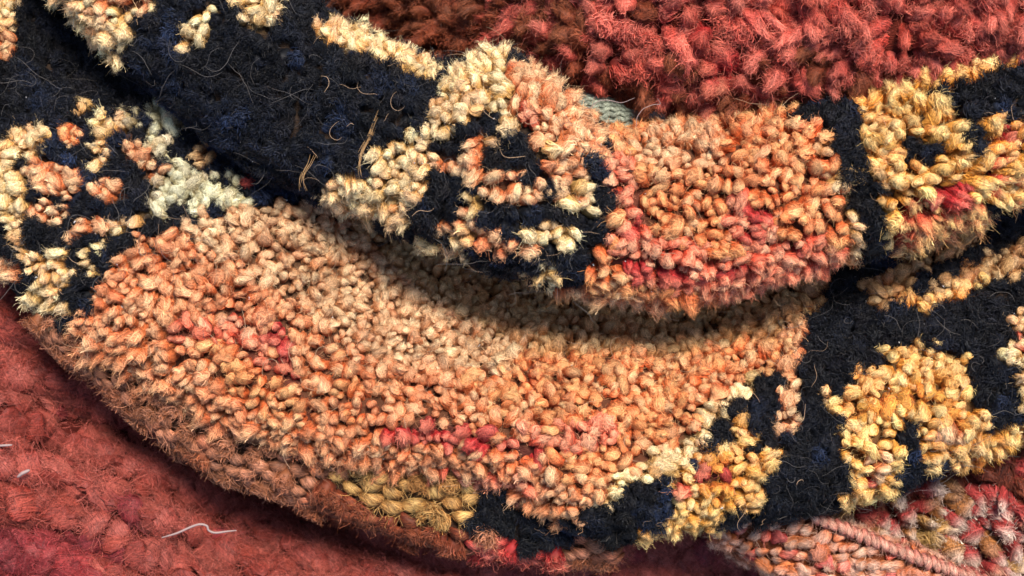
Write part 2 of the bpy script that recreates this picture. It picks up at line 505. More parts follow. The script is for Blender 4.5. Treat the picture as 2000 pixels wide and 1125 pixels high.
ROUND = [knot_mesh(100 + i, double=i % 2 == 1, fly=(5, 18, 44, 10)[i % 4], fray=(.05, .16, .32, .1)[i % 4]) for i in range(12)]
POINT = [knot_mesh(200 + i, point=.55, L=1.65, R=.5, fray=.3, twist=.22, double=i % 3 == 1) for i in range(8)]
SHAG = [shag_mesh(300 + i) for i in range(8)]
FLUFF = [knot_mesh(400 + i, nf=360, point=.6, L=1.85, R=.5, fray=.85, curl=.14, fly=110, wd=.034, twist=.3, double=i % 3 == 2) for i in range(9)]
HAIRY = [shag_mesh(450 + i, nf=380, L=1.35, R=.5, spread=.42, curl=.10, wd=.034, lie=.45) for i in range(7)]
FELT = [loop_mesh(700 + i, nf=300, half=.62, R=.46, arch=.34, fly=80, fray=.55, curl=.14, wd=.036) for i in range(8)]
LOOP = [loop_mesh(500 + i) for i in range(8)]

# ------------------------------------------------------------------ dye colours (tip, root), linear
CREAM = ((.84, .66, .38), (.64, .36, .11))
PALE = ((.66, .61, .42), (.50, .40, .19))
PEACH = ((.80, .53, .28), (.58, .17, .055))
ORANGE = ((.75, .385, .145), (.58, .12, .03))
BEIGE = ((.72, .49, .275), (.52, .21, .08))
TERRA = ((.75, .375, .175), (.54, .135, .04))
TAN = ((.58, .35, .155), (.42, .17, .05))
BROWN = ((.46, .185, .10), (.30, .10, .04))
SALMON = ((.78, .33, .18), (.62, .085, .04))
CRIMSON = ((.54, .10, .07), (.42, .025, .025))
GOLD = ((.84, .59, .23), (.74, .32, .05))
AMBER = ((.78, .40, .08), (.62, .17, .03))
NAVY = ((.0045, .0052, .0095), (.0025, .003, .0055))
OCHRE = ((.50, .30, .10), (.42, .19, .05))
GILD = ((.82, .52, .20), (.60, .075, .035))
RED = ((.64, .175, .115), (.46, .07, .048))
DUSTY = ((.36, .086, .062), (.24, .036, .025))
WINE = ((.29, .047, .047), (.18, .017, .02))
RUST = ((.27, .078, .032), (.18, .034, .013))  # brown wool; darkened to hold shade at the upper red rug's left end

class Paint:
    def __init__(self, default): self.layers = []; self.default = default
    def poly(self, kind, *pts): self.layers.append(('p', kind, [(pts[i], pts[i + 1]) for i in range(0, len(pts), 2)])); return self
    def line(self, kind, w, *pts): self.layers.append(('l', kind, w, [(pts[i], pts[i + 1]) for i in range(0, len(pts), 2)])); return self
    def kinds(self, P):
        k = np.full(len(P), self.default, object)
        for l in self.layers:
            if l[0] == 'p': k[in_poly(P, l[2])] = l[1]
            else: k[seg_dist(P, l[3]) + 5 * vnoise(P, 12, 77) < l[2] * (.8 if l[1] == 'crimson' else 1)] = l[1]
        return k

PAL = dict(cream=CREAM, pale=PALE, peach=PEACH, orange=ORANGE, terra=TERRA, tan=TAN, salmon=SALMON, crimson=CRIMSON,
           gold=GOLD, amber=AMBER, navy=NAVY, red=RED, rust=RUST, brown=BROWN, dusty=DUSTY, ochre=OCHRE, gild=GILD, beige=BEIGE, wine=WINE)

# ---- upper fold pattern
PU = Paint('navy')
PU.poly('cream', 140,21,147,38,165,63,189,88,207,105,228,112,242,95,250,63,252,35,298,21,301,-40,60,-40,98,0,119,14)
PU.poly('peach', 175,-40,185,10,215,30,250,25,300,10,301,-40)
PU.poly('cream', 357,4,371,46,343,46,345,88,345,119,360,122,371,91,434,52,434,38,402,63,381,60,392,42,441,25,420,4)
PU.poly('cream', 445,7,455,35,480,63,504,66,539,46,550,25,570,-60,448,-60)
PU.poly('cream', 574,52,600,50,612,62,580,68)
PU.poly('cream', 613,35,650,40,690,46,720,70,760,80,800,104,830,122,858,138,852,162,826,168,800,150,770,132,735,120,700,110,660,87,630,72)
PU.poly('cream', 944,85,915,115,880,140,858,165,852,195,835,200,825,238,797,242,795,266,818,280,843,294,860,262,880,275,892,240,916,240,937,228,950,200,975,195,982,225,985,252,1000,250,1008,220,1020,200,1015,170,1010,100)
PU.poly('peach', 1000,120,1070,140,1100,180,1120,195,1160,235,1195,270,1180,300,1160,330,1160,370,1155,410,1140,420,1110,400,1085,380,1070,350,1045,320,1040,285,1045,250,1040,225,1010,240,1005,200,1000,170)
PU.poly('peach', 1000,120,1070,140,1100,180,1130,205,1090,215,1050,190,1005,180)
PU.poly('cream', 1045,295,1075,292,1088,318,1055,325)
PU.poly('salmon', 1000,210,1050,190,1045,235,1010,245)
PU.poly('cream', 760,275,735,295,712,335,655,340,640,370,620,380,632,405,650,405,690,425,730,430,765,430,790,432,808,400,846,377,850,350,845,330,843,300,818,285,795,275)
PU.poly('peach', 920,249,912,290,951,308,962,266,940,245)
PU.poly('peach', 891,301,867,308,850,336,853,350,891,336,902,350,909,368,926,368,930,336,951,322,948,312,916,298)
PU.poly('cream', 962,284,980,284,1002,312,990,325,972,305)
PU.poly('peach', 961,343,955,385,955,398,986,412,1017,420,1025,401,1039,415,1056,400,1066,373,1050,366,1020,350,990,335)
PU.poly('cream', 918,385,953,385,953,420,918,420)
PU.poly('peach', 839,425,846,453,877,467,895,467,902,457,930,443,940,432,933,418,895,432,874,432)
PU.poly('peach', 940,453,940,485,961,506,979,506,1000,495,1035,495,1038,485,1014,478,986,464,965,450)
PU.poly('cream', 807,450,846,495,874,506,912,499,902,474,930,467,916,457,891,474,867,488,832,471)
PU.poly('peach', 716,436,745,436,775,470,755,470)
PU.poly('cream', 1073,370,1087,411,1105,432,1118,418,1098,385)
PU.poly('cream', 1063,446,1035,457,1039,471,1066,474,1077,492,1056,516,1050,545,1077,558,1088,551,1073,527,1091,495,1112,495,1108,467,1129,460,1126,436,1105,432,1084,432)
PU.poly('tan', 1020,506,1045,506,1050,548,1030,545)
PU.poly('cream', 1126,366,1161,366,1161,415,1133,415,1119,387)
# orange field
PU.poly('orange', 1189,230,1206,280,1203,308,1227,336,1210,357,1206,387,1192,394,1190,429,1182,440,1175,481,1168,490,1168,523,1147,548,1090,562,1130,620,1400,660,1700,560,1685,502,1692,478,1685,457,1678,411,1667,401,1650,366,1653,350,1650,325,1622,315,1625,276,1615,259,1590,262,1590,238,1557,241,1540,215,1400,180,1300,200)
PU.poly('orange', 1189,230,1235,250,1260,300,1240,350,1300,430,1330,480,1480,500,1680,480,1700,560,1400,660,1130,620,1100,562,1150,548,1168,523,1168,490,1182,440,1192,394,1206,387,1210,357,1227,336,1203,308,1206,280)
PU.line('salmon', 45, 1240,500,1400,540,1600,500)
PU.line('salmon', 30, 1215,330,1230,430,1240,520)
PU.line('salmon', 34, 1450,420,1500,470)
PU.poly('peach', 1250,255,1420,240,1380,330,1300,345,1245,300)
PU.line('crimson', 14, 1225,420,1245,440)
PU.line('crimson', 18, 1470,415,1480,470)
PU.line('crimson', 13, 1210,525,1330,545,1450,530)
PU.line('crimson', 14, 1540,475,1560,500)
PU.poly('cream', 1600,255,1622,262,1625,310,1605,312)
PU.poly('cream', 1640,330,1655,335,1668,420,1690,470,1685,500,1668,480,1650,400)
PU.poly('peach', 1120,560,1300,585,1300,640,1100,620)
# navy bar then gold field
PU.poly('gold', 1712,170,1688,196,1688,224,1695,245,1688,280,1685,315,1700,343,1720,364,1718,387,1723,432,1737,440,1744,457,1745,560,2300,420,2300,-50,1900,40,1800,135)
PU.poly('gild', 1760,392,1850,368,1900,335,1950,290,1985,300,2000,330,2150,330,2150,480,1940,420,1850,470,1750,510,1740,460,1735,415)
PU.line('gold', 16, 1870,320,1905,330,1925,370)
PU.line('gold', 18, 1905,380,1950,400)
PU.line('gold', 15, 1970,330,1995,390)
PU.line('gold', 13, 1725,405,1740,470)
PU.line('crimson', 15, 1830,395,1900,385)
PU.line('crimson', 14, 1975,265,2000,275)
PU.poly('navy', 1825,166,1895,159,1958,135,2010,100,2200,40,2200,240,2000,238,1965,224,1912,227,1895,231,1867,217,1807,196)
PU.poly('navy', 1760,168,1786,150,1830,120,1846,133,1820,150)
PU.poly('navy', 1779,259,1769,287,1783,315,1800,319,1839,305,1846,277,1818,259,1804,252)
PU.poly('navy', 1797,229,1841,229,1825,247,1800,250)
PU.poly('navy', 1893,242,1865,259,1895,273,1893,300,1934,307,1943,294,1916,277,1906,263,1913,242)
PU.poly('navy', 1926,400,1940,425,1990,415,1960,400)
# ---- lower fold pattern
PL = Paint('navy')
PL.poly('cream', -160,240,0,266,21,245,45,238,91,235,95,266,87,305,45,308,35,318,32,343,45,354,35,394,30,418,45,440,39,467,10,464,-10,420,-160,420)
PL.poly('cream', 21,478,45,475,52,492,66,506,112,513,161,530,154,544,130,562,115,576,135,583,128,611,112,640,85,640,50,610,45,590,55,566,48,548,50,520,38,499)
PL.poly('peach', -60,495,35,500,48,523,38,555,14,540,-60,530)
PL.poly('cream', 98,210,126,222,115,245,95,245)
PL.poly('cream', 140,214,175,200,191,208,147,226)
PL.poly('orange', 106,252,136,239,163,259,140,289,113,276)
PL.poly('cream', 182,231,203,224,217,241,241,241,250,259,224,269,210,287,189,305,169,297,178,273)
PL.poly('cream', 175,315,210,299,215,311,189,338,169,336)
PL.poly('peach', 236,276,259,264,282,290,292,315,317,336,311,352,294,348,266,324,236,308)
PL.poly('peach', 47,339,66,309,91,313,115,327,156,337,152,354,142,390,108,387,63,359)
PL.poly('peach', 169,382,178,357,203,344,224,358,252,371,258,388,242,403,224,393,196,396,175,386)
PL.poly('peach', 54,394,84,383,94,399,128,399,124,425,108,445,80,441,50,422)
PL.poly('peach', 164,409,194,413,191,436,168,455,154,469,127,469,124,457,140,436)
PL.poly('cream', 208,450,224,430,252,423,255,406,285,409,282,425,275,448,241,455,224,466)
PL.poly('pale', 277,205,332,200,360,241,336,254,312,262,308,280,322,299,350,295,355,325,371,330,388,344,402,327,418,350,426,365,465,376,510,379,510,392,486,404,413,399,395,410,371,413,350,403,322,406,318,424,290,420,281,394,271,373,315,355,330,343,318,315,304,300,295,280,288,240)
PL.poly('pale', 210,206,240,212,280,240,270,248,235,238)
PL.poly('tan', 371,264,405,278,418,311,388,317,378,297)
PL.poly('pale', 440,335,465,345,470,372,445,365)
PL.line('crimson', 14, 460,325,478,342)
PL.poly('cream', 162,481,196,465,212,465,208,480,175,497,159,494)
PL.line('cream', 9, 100,508,116,478)
PL.poly('cream', 148,506,182,500,187,520,168,539,152,522)
PL.poly('cream', -40,-20,35,-20,38,20,15,60,-40,50)
PL.poly('peach', -40,60,10,50,25,95,5,115,-40,115)
# orange field
PL.poly('terra', 640,395,560,408,430,415,390,413,372,430,340,445,300,465,262,458,258,480,238,500,213,510,208,530,183,545,190,562,168,590,163,602,148,618,130,655,100,690,250,850,500,960,700,990,900,1000,1060,1060,1095,1030,1115,1015,1157,1008,1168,976,1189,976,1206,955,1231,948,1241,930,1294,920,1298,902,1321,896,1349,871,1363,832,1405,822,1405,805,1426,777,1454,766,1482,742,1486,730,1524,711,1541,711,1541,702,1566,698,1576,663,1566,646,1576,632,1597,611,1601,576,1615,541,1660,450,1200,300,700,350)
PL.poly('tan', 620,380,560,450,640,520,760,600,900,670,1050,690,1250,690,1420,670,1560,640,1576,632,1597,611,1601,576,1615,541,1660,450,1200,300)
PL.poly('orange', 900,700,1050,690,1250,690,1420,670,1540,650,1560,690,1480,742,1405,805,1349,871,1298,902,1240,930,1168,976,1130,960,1080,900,1060,820,930,790)
PL.poly('beige', 390,413,640,395,760,520,900,620,1040,680,980,730,860,720,720,690,600,610,430,520,330,450)
PL.line('crimson', 17, 530,650,560,690,575,740)
PL.line('crimson', 18, 800,838,880,850,960,868)
PL.line('crimson', 12, 720,842,800,838)
PL.line('crimson', 17, 760,842,880,856,960,872,1060,893)
PL.line('salmon', 24, 1050,860,1180,850)
PL.line('salmon', 18, 860,930,960,950,1030,960)
PL.line('salmon', 22, 480,650,600,820)
PL.line('orange', 26, 640,700,700,800)
PL.line('orange', 40, 420,700,560,800)
PL.line('salmon', 20, 330,650,470,640)
PL.line('cream', 15, 1310,890,1355,858,1385,820,1400,800,1440,765,1475,735)
PL.line('cream', 14, 1250,925,1300,895)
PL.line('cream', 12, 1160,990,1190,965,1235,935)
PL.poly('peach', 1541,702,1566,698,1570,750,1559,783,1559,815,1545,846,1527,871,1506,871,1513,857,1527,818,1524,794,1531,762,1530,740)
PL.poly('gold', 1419,822,1447,818,1478,839,1471,864,1468,885,1447,878,1436,860,1419,846)
PL.poly('gold', 1359,871,1384,867,1408,864,1433,874,1454,885,1468,885,1496,881,1524,885,1534,895,1510,916,1506,937,1489,944,1510,955,1500,972,1485,993,1464,993,1433,997,1415,1011,1415,1025,1384,1060,1300,1090,1270,1090,1240,1070,1252,1045,1300,1021,1321,1004,1321,983,1314,958,1317,927,1335,916,1349,920,1356,899)
PL.poly('amber', 1380,900,1440,900,1440,960,1400,985,1370,960)
PL.line('crimson', 15, 1370,930,1420,928)
PL.line('salmon', 13, 1340,930,1345,960)
PL.poly('gold', 1087,1028,1140,1042,1203,1067,1189,1090,1150,1075,1095,1060)
PL.poly('gold', 1671,747,1696,709,1717,712,1720,695,1734,681,1727,671,1780,669,1815,669,1850,682,1888,686,1894,726,1874,742,1908,744,1906,766,1895,790,1929,797,1922,815,1932,843,1925,867,1874,888,1846,895,1832,916,1811,934,1802,906,1802,871,1802,843,1790,825,1786,815,1755,836,1732,832,1754,871,1754,895,1750,927,1757,948,1738,980,1696,987,1652,1010,1648,969,1664,927,1648,885,1652,836,1638,822,1634,801,1613,787,1616,771,1650,776,1660,752,1671,738)
PL.line('amber', 17, 1700,800,1740,790,1780,770,1830,770)
PL.line('amber', 16, 1850,800,1870,840,1850,880)
PL.line('peach', 14, 1715,880,1710,920)
PL.line('peach', 14, 1850,860,1880,850)
PL.line('crimson', 10, 1700,952,1706,958)
PL.poly('gold', 1800,940,1832,920,1874,892,1926,871,1975,832,2000,822,2200,740,2200,860,2000,900,1926,930,1874,955,1825,970,1795,965)
PL.line('amber', 12, 1880,915,1940,890,2000,860,2060,840)
PL.poly('cream', 1970,611,2040,605,2040,655,1970,648)
PL.poly('cream', 1959,677,2000,658,2060,660,2060,750,1972,746,1975,705)
PL.line('salmon', 12, 1995,660,2005,690)
PL.poly('cream', 1980,752,2000,733,2060,730,2060,804,1986,785)
PL.poly('tan', 1683,569,1695,549,1720,528,1755,504,1797,483,1850,450,1905,435,1908,477,1846,504,1880,515,1895,513,1961,485,2010,472,2060,470,2060,530,1958,536,1926,560,1874,588,1821,609,1765,602,1720,595,1690,581)  # gold motif below the upper fold, its shade painted in as tan
PL.line('gold', 12, 1720,580,1800,590,1870,570,1920,540)
PL.poly('navy', 1790,534,1860,513,1878,520,1842,553,1797,568)
# ---- underside
PM = Paint('brown')
PM.poly('ochre', 640,915,690,965,744,985,786,1003,815,1014,916,1028,922,997,950,976,950,940,860,910,720,900)
PM.poly('navy', 951,940,1010,945,1032,980,1100,990,1110,1039,1090,1090,986,1050,912,1012,922,997)
PM.line('crimson', 16, 600,985,700,1030,820,1060)
PM.line('crimson', 22, 900,1062,1080,1085)
PM.line('rust', 24, 640,960,760,1020,900,1045)

# ------------------------------------------------------------------ the sheets
# upper fold: rolls from top left across the middle to the right edge
A_U = [(-140, -330), (100, -260), (300, -150), (480, -70), (600, 0), (650, 35), (720, 66), (790, 100), (850, 128), (900, 128), (945, 100), (985, 102), (1030, 135), (1075, 165), (1115, 205), (1155, 245), (1215, 258), (1300, 240), (1400, 232), (1530, 212), (1610, 188), (1700, 182), (1800, 138), (1900, 118), (2000, 100), (2150, 60)]
B_U = [(40, -150), (110, -40), (165, 60), (235, 125), (320, 200), (400, 275), (480, 335), (560, 375), (640, 412), (730, 450), (830, 494), (900, 520), (960, 536), (1020, 556), (1080, 575), (1140, 590), (1200, 598), (1270, 606), (1340, 606), (1450, 588), (1560, 557), (1660, 522), (1750, 492), (1830, 467), (1920, 432), (2000, 392), (2150, 330)]
ZU = [(-100, -250, 60), (150, -100, 90), (200, 40, 95), (350, 60, 130), (450, 200, 120), (600, 120, 150), (600, 280, 130), (760, 200, 175), (760, 360, 160),
      (960, 200, 245), (970, 330, 270), (960, 450, 215), (1090, 330, 250), (1180, 370, 205), (1300, 330, 195), (1300, 470, 215), (1450, 350, 205), (1450, 460, 220),
      (1650, 330, 225), (1800, 270, 240), (1800, 380, 240), (2000, 250, 250), (2150, 200, 250)]
S_U = Sheet(A_U, B_U, ZU, ra=95, rb=105, ha=130, hb=120, fa=120, fb=140, ia=24, ib=42, nu=220, nv=40, rough=11)
# lower fold
A_L = [(-200, -260), (0, -200), (200, -60), (380, 60), (520, 150), (660, 230), (800, 320), (950, 400), (1100, 440), (1300, 460), (1500, 430), (1700, 380), (1900, 330), (2100, 250), (2200, 220)]
B_L = [(-200, 360), (-100, 440), (0, 525), (60, 602), (130, 648), (190, 700), (300, 772), (420, 840), (560, 900), (650, 930), (760, 938), (880, 952), (960, 966), (1040, 1000), (1100, 1050), (1200, 1080), (1290, 1062), (1400, 1046), (1500, 1030), (1600, 1010), (1700, 990), (1830, 940), (1900, 912), (2000, 874), (2120, 830), (2200, 800)]
ZL = [(-150, -150, -100), (0, 60, -115), (150, 130, -135), (300, 150, -140), (60, 300, 20), (0, 420, 10), (200, 300, 10), (330, 270, -40), (420, 350, -60), (140, 500, 35),
      (260, 520, 50), (330, 440, 10), (300, 640, 60), (480, 470, 0), (480, 600, 45), (430, 740, 60), (600, 430, -50), (650, 520, -50), (650, 650, 25), (620, 780, 70), (800, 560, -120), (850, 680, 0),
      (820, 800, 60), (1000, 600, -155), (1050, 720, 5), (1050, 880, 75), (1250, 630, -160), (1250, 740, 10), (1250, 880, 70), (1430, 620, -150), (1450, 760, 15), (1400, 930, 70), (1550, 640, -75), (1650, 560, -100), (1700, 700, 15),
      (1650, 880, 70), (1800, 520, -95), (1850, 640, -10), (1800, 800, 60), (2000, 480, -90), (2000, 620, 10), (1980, 760, 55), (2150, 600, 20), (1100, 450, -210), (1500, 450, -210), (1900, 350, -110), (700, 300, -110), (400, 100, -110)]
GL = [([(720, 838), (860, 852), (960, 872), (1060, 895)], 30, 13), ([(380, 615), (470, 655), (560, 700)], 18, 12), ([(700, 760), (860, 780), (960, 800)], 10, 12), ([(560, 690), (600, 740), (640, 800)], 14, 12)]
S_L = Sheet(A_L, B_L, ZL, ra=0, rb=88, hb=105, fb=118, ib=42, nu=220, nv=60, grooves=GL, rough=8)
# underside of the lower fold: the rug turned back below it
A_M = [(60, 590), (160, 660), (300, 740), (430, 815), (560, 870), (700, 900), (860, 920), (1000, 950), (1090, 980), (1180, 1010)]
B_M = [(90, 640), (165, 712), (250, 790), (330, 858), (430, 916), (560, 968), (680, 1012), (800, 1050), (940, 1082), (1090, 1098), (1200, 1092)]
ZM = [(60, 600, -45), (300, 760, -40), (280, 800, -55), (560, 910, -40), (540, 950, -60), (860, 960, -40), (820, 1040, -65), (1100, 1020, -45), (1080, 1080, -65)]
S_M = Sheet(A_M, B_M, ZM, ra=0, rb=34, hb=70, fb=125, ib=10, nu=120, nv=12)
# red rug behind, upper right
A_R = [(380, -420), (800, -420), (1200, -420), (1600, -400), (2000, -380), (2400, -350)]
B_R = [(560, 40), (680, 75), (800, 125), (900, 150), (1000, 165), (1100, 185), (1200, 205), (1290, 225), (1400, 240), (1480, 238), (1560, 215), (1700, 200), (1850, 170), (2000, 145), (2300, 100)]
ZR = [(560, -50, -430), (650, 0, -390), (800, 50, -290), (900, -100, -150), (1000, 60, -50), (1150, 80, 90), (1200, -50, 160), (1380, 140, 130), (1400, 40, 190), (1600, 120, 160), (1650, 20, 230), (1850, 60, 220), (1900, -60, 260), (2100, 0, 230),
      (500, -300, -400), (1000, -350, -20), (1500, -350, 200), (2200, -300, 220), (1480, 80, 150), (1300, 60, 165)]
S_R = Sheet(A_R, B_R, ZR, ra=0, rb=85, hb=120, fb=130, ib=44, nu=150, nv=40, rough=10)
# red rug below, lower left
A_E = [(-400, 350), (100, 420), (600, 600), (1100, 800), (1700, 850)]
B_E = [(-400, 1500), (100, 1500), (600, 1500), (1100, 1500), (1700, 1500)]
ZE = [(-300, 500, -150), (0, 640, -210), (100, 700, -240), (0, 900, -150), (-200, 1200, -130), (250, 850, -330), (450, 960, -400), (300, 1000, -165), (200, 1120, -150), (650, 1010, -430), (600, 1120, -190),
      (850, 1120, -270), (1100, 1120, -330), (1350, 1120, -400), (900, 900, -330), (600, 700, -300), (1000, 1400, -260), (400, 1400, -150), (1500, 1400, -420)]
GE = [([(-150, 560 + 88 * i), (80, 600 + 88 * i), (300, 690 + 88 * i), (600, 860 + 84 * i), (1000, 1000 + 80 * i)], 46, 16) for i in range(-1, 8)] + [([(-50, 1035), (110, 1030), (260, 1055), (420, 1060)], 22, 11), ([(40, 890), (110, 895), (200, 930), (300, 990), (380, 1010)], 22, 12), ([(-40, 800), (60, 790), (160, 880)], 14, 12), ([(130, 830), (220, 850), (330, 900)], 14, 14)]
S_E = Sheet(A_E, B_E, ZE, nu=190, nv=130, grooves=GE, rough=16, sm=1)
# speckled brown rug, lower right
A_D = [(1500, 800), (1700, 800), (1900, 790), (2200, 700)]
B_D = [(1500, 1330), (1700, 1330), (1900, 1330), (2200, 1330)]
ZD = [(1500, 900, -210), (1650, 1000, -220), (1650, 1150, -200), (1800, 950, -180), (1800, 1060, -190), (1950, 900, -170), (2000, 1000, -150), (2000, 1120, -170), (2150, 900, -150), (1900, 1300, -190), (1500, 1250, -290)]
S_D = Sheet(A_D, B_D, ZD, nu=60, nv=50, rough=10, sm=1)
# pink rug corner with corded edge
A_F = [(1410, 1000), (1490, 1000), (1590, 1012), (1680, 1046), (1760, 1080), (1850, 1112), (1960, 1150), (2150, 1230)]
B_F = [(1395, 1046), (1450, 1080), (1505, 1108), (1550, 1150), (1590, 1210), (1640, 1260), (1740, 1330), (1900, 1420)]
ZF = [(1400, 1020, -120), (1600, 1030, -75), (1500, 1090, -115), (1650, 1110, -85), (1800, 1120, -75), (1600, 1200, -110), (2000, 1200, -75), (1800, 1350, -110)]
S_F = Sheet(A_F, B_F, ZF, ra=16, rb=50, hb=110, ha=40, fb=125, nu=70, nv=20, sm=1)
# grey flatwoven edge between the folds
A_G = [(1085, 178), (1130, 184), (1190, 196), (1240, 222), (1300, 262)]
B_G = [(1080, 260), (1130, 272), (1180, 285), (1235, 300), (1300, 320)]
ZG = [(1090, 190, 70), (1090, 260, 95), (1180, 205, 75), (1180, 270, 95), (1260, 245, 55), (1280, 310, 60)]
S_G = Sheet(A_G, B_G, ZG, ra=24, ha=40, nu=40, nv=14, sm=1)

ALL = [S_U, S_L, S_M, S_R, S_E, S_D, S_F, S_G]
off = 0; vs = []; fs = []
for s in ALL:
    vs.append(s.V); fs.append(s.F + off); off += len(s.V)
BVH = BVHTree.FromPolygons([tuple(v) for v in np.concatenate(vs)], [tuple(int(i) for i in f) for f in np.concatenate(fs)])
CAMP = Vector((0, 0, DP * K))

def visible(tip):
    v = Vector(tip); d = CAMP - v; L = d.length; d.normalize()
    hit = BVH.ray_cast(v + d * (K * 6), d, L)
    return hit[0] is None

def backing(sheet, name, parent, dye):
    me = bpy.data.meshes.new(name)
    # a sheet with a thickness: offset copy beneath
    off = sheet.V - sheet.vn * (K * 7)
    nV = len(sheet.V)
    V = np.concatenate([sheet.V - sheet.vn * (K * 1), off]); F = np.concatenate([sheet.F, sheet.F[:, ::-1] + nV])
    nR, nU = sheet.P.shape[:2]
    idx = np.arange(nR * nU).reshape(nR, nU)
    rim = np.concatenate([idx[0], idx[1:, -1], idx[-1, -2::-1], idx[-2:0:-1, 0]])
    r2 = np.roll(rim, -1)
    F = np.concatenate([F, np.stack([rim, r2, r2 + nV, rim + nV], -1)])
    me.from_pydata(V.tolist(), [], F.tolist())
    px = w2px(sheet.V)
    c = dye(px)
    at = me.attributes.new('dye', 'FLOAT_COLOR', 'POINT')
    at.data.foreach_set('color', np.concatenate([c, c]).astype(np.float32).ravel())
    me.polygons.foreach_set('use_smooth', np.ones(len(me.polygons), bool))
    me.materials.append(CLOTH)
    return link(name, me, parent)

# ------------------------------------------------------------------ tufts
def frames(axis, ref=None, spin=None):
    """rotation matrices with local Z on axis, local X near ref (or random spin)"""
    out = []
    for i in range(len(axis)):
        z = Vector(axis[i]).normalized()
        if ref is not None: x = Vector(ref[i])
        else: x = Vector((math.cos(spin[i]), math.sin(spin[i]), .3))
        x = x - z * x.dot(z)
        if x.length < 1e-6: x = z.orthogonal()
        x.normalize(); y = z.cross(x)
        out.append(Matrix((x, y, z)).transposed().to_euler())
    return out

def gn_tree(meshes_objs):
    """points -> instances of the given tuft meshes, chosen by the vid attribute"""
    t = bpy.data.node_groups.new('pile_instances', 'GeometryNodeTree')
    t.interface.new_socket('Geometry', in_out='INPUT', socket_type='NodeSocketGeometry')
    t.interface.new_socket('Geometry', in_out='OUTPUT', socket_type='NodeSocketGeometry')
    N, L = t.nodes, t.links
    i = N.new('NodeGroupInput'); o = N.new('NodeGroupOutput')
    g2i = N.new('GeometryNodeGeometryToInstance')
    for ob in reversed(meshes_objs):
        inf = N.new('GeometryNodeObjectInfo'); inf.inputs['Object'].default_value = ob
        inf.transform_space = 'ORIGINAL'; inf.inputs['As Instance'].default_value = False
        L.new(inf.outputs['Geometry'], g2i.inputs[0])
    iop = N.new('GeometryNodeInstanceOnPoints')
    def attr(nm, ty):
        a = N.new('GeometryNodeInputNamedAttribute'); a.data_type = ty; a.inputs['Name'].default_value = nm
        return a.outputs['Attribute']
    e2r = N.new('FunctionNodeEulerToRotation')
    L.new(attr('rot', 'FLOAT_VECTOR'), e2r.inputs[0])
    L.new(i.outputs[0], iop.inputs['Points']); L.new(g2i.outputs[0], iop.inputs['Instance'])
    iop.inputs['Pick Instance'].default_value = True
    L.new(attr('vid', 'INT'), iop.inputs['Instance Index'])
    L.new(e2r.outputs[0], iop.inputs['Rotation'])
    L.new(attr('scl', 'FLOAT_VECTOR'), iop.inputs['Scale'])
    L.new(iop.outputs[0], o.inputs[0])
    return t

class Pile:
    """collects the tufts of one thing; the ones that show largest become objects, the rest one stuff part"""
    def __init__(self): self.items = []
    def add(self, pos, axis, rot, scl, mesh, tip, root):
        for i in range(len(pos)):
            self.items.append((pos[i], axis[i], rot[i], scl[i], mesh[i], tip[i], root[i]))
    def build(self, parent, name, stuff_name, limit=300):
        score = []
        for it in self.items:
            p = np.array(it[0]); tip = p + np.array(it[1]) * it[3][2] * .9
            px = w2px(tip)
            s = it[3][0] * it[3][2] * (1 + tip[2] / (DP * K))
            ok = 8 < px[0] < 1992 and 8 < px[1] < 1117 and visible(tip)
            score.append(s if ok else -1.0)
        order = np.argsort(score)[::-1]
        solo = [int(i) for i in order[:limit] if score[i] > 0]
        rest = [int(i) for i in order if int(i) not in set(solo)]
        src = {}
        for i in solo:
            pos, ax, rot, scl, me, tip, root = self.items[i]
            o = link(name, me, parent)
            o.location = pos; o.rotation_euler = rot; o.scale = scl
            o['tcol'] = [float(x) for x in tip]; o['troot'] = [float(x) for x in root]
            src.setdefault(me.name, o)
        # meshes used only by the rest
        for i in rest:
            me = self.items[i][4]
            if me.name not in src:
                # swap to a mesh that has an individual, if none of this kind stands alone
                src[me.name] = None
        have = [k for k, v in src.items() if v is not None]
        ids = {k: n for n, k in enumerate(have)}
        if not rest: return
        me = bpy.data.meshes.new(stuff_name)
        n = len(rest)
        me.vertices.add(n)
        co = np.zeros((n, 3)); ro = np.zeros((n, 3)); sc_ = np.zeros((n, 3)); vi = np.zeros(n, np.int32); tc = np.ones((n, 4)); rc = np.ones((n, 4))
        for j, i in enumerate(rest):
            pos, ax, rot, scl, m_, tip, root = self.items[i]
            co[j] = pos; ro[j] = rot; sc_[j] = scl; vi[j] = ids.get(m_.name, j % len(have)); tc[j, :3] = tip; rc[j, :3] = root
        me.vertices.foreach_set('co', co.astype(np.float32).ravel())
        for nm, ty, arr, key in (('rot', 'FLOAT_VECTOR', ro, 'vector'), ('scl', 'FLOAT_VECTOR', sc_, 'vector'), ('tcol', 'FLOAT_COLOR', tc, 'color'), ('troot', 'FLOAT_COLOR', rc, 'color')):
            a = me.attributes.new(nm, ty, 'POINT'); a.data.foreach_set(key, arr.astype(np.float32).ravel())
        a = me.attributes.new('vid', 'INT', 'POINT'); a.data.foreach_set('value', vi)
        me.materials.append(WOOL)
        o = link(stuff_name, me, parent)
        o['kind'] = 'stuff'
        md = o.modifiers.new('pile', 'NODES'); md.node_group = gn_tree([src[k] for k in have])
        print(stuff_name, 'individual', len(solo), 'rest', n)

def nrm(a): return a / np.maximum(np.linalg.norm(a, axis=1, keepdims=True), 1e-9)

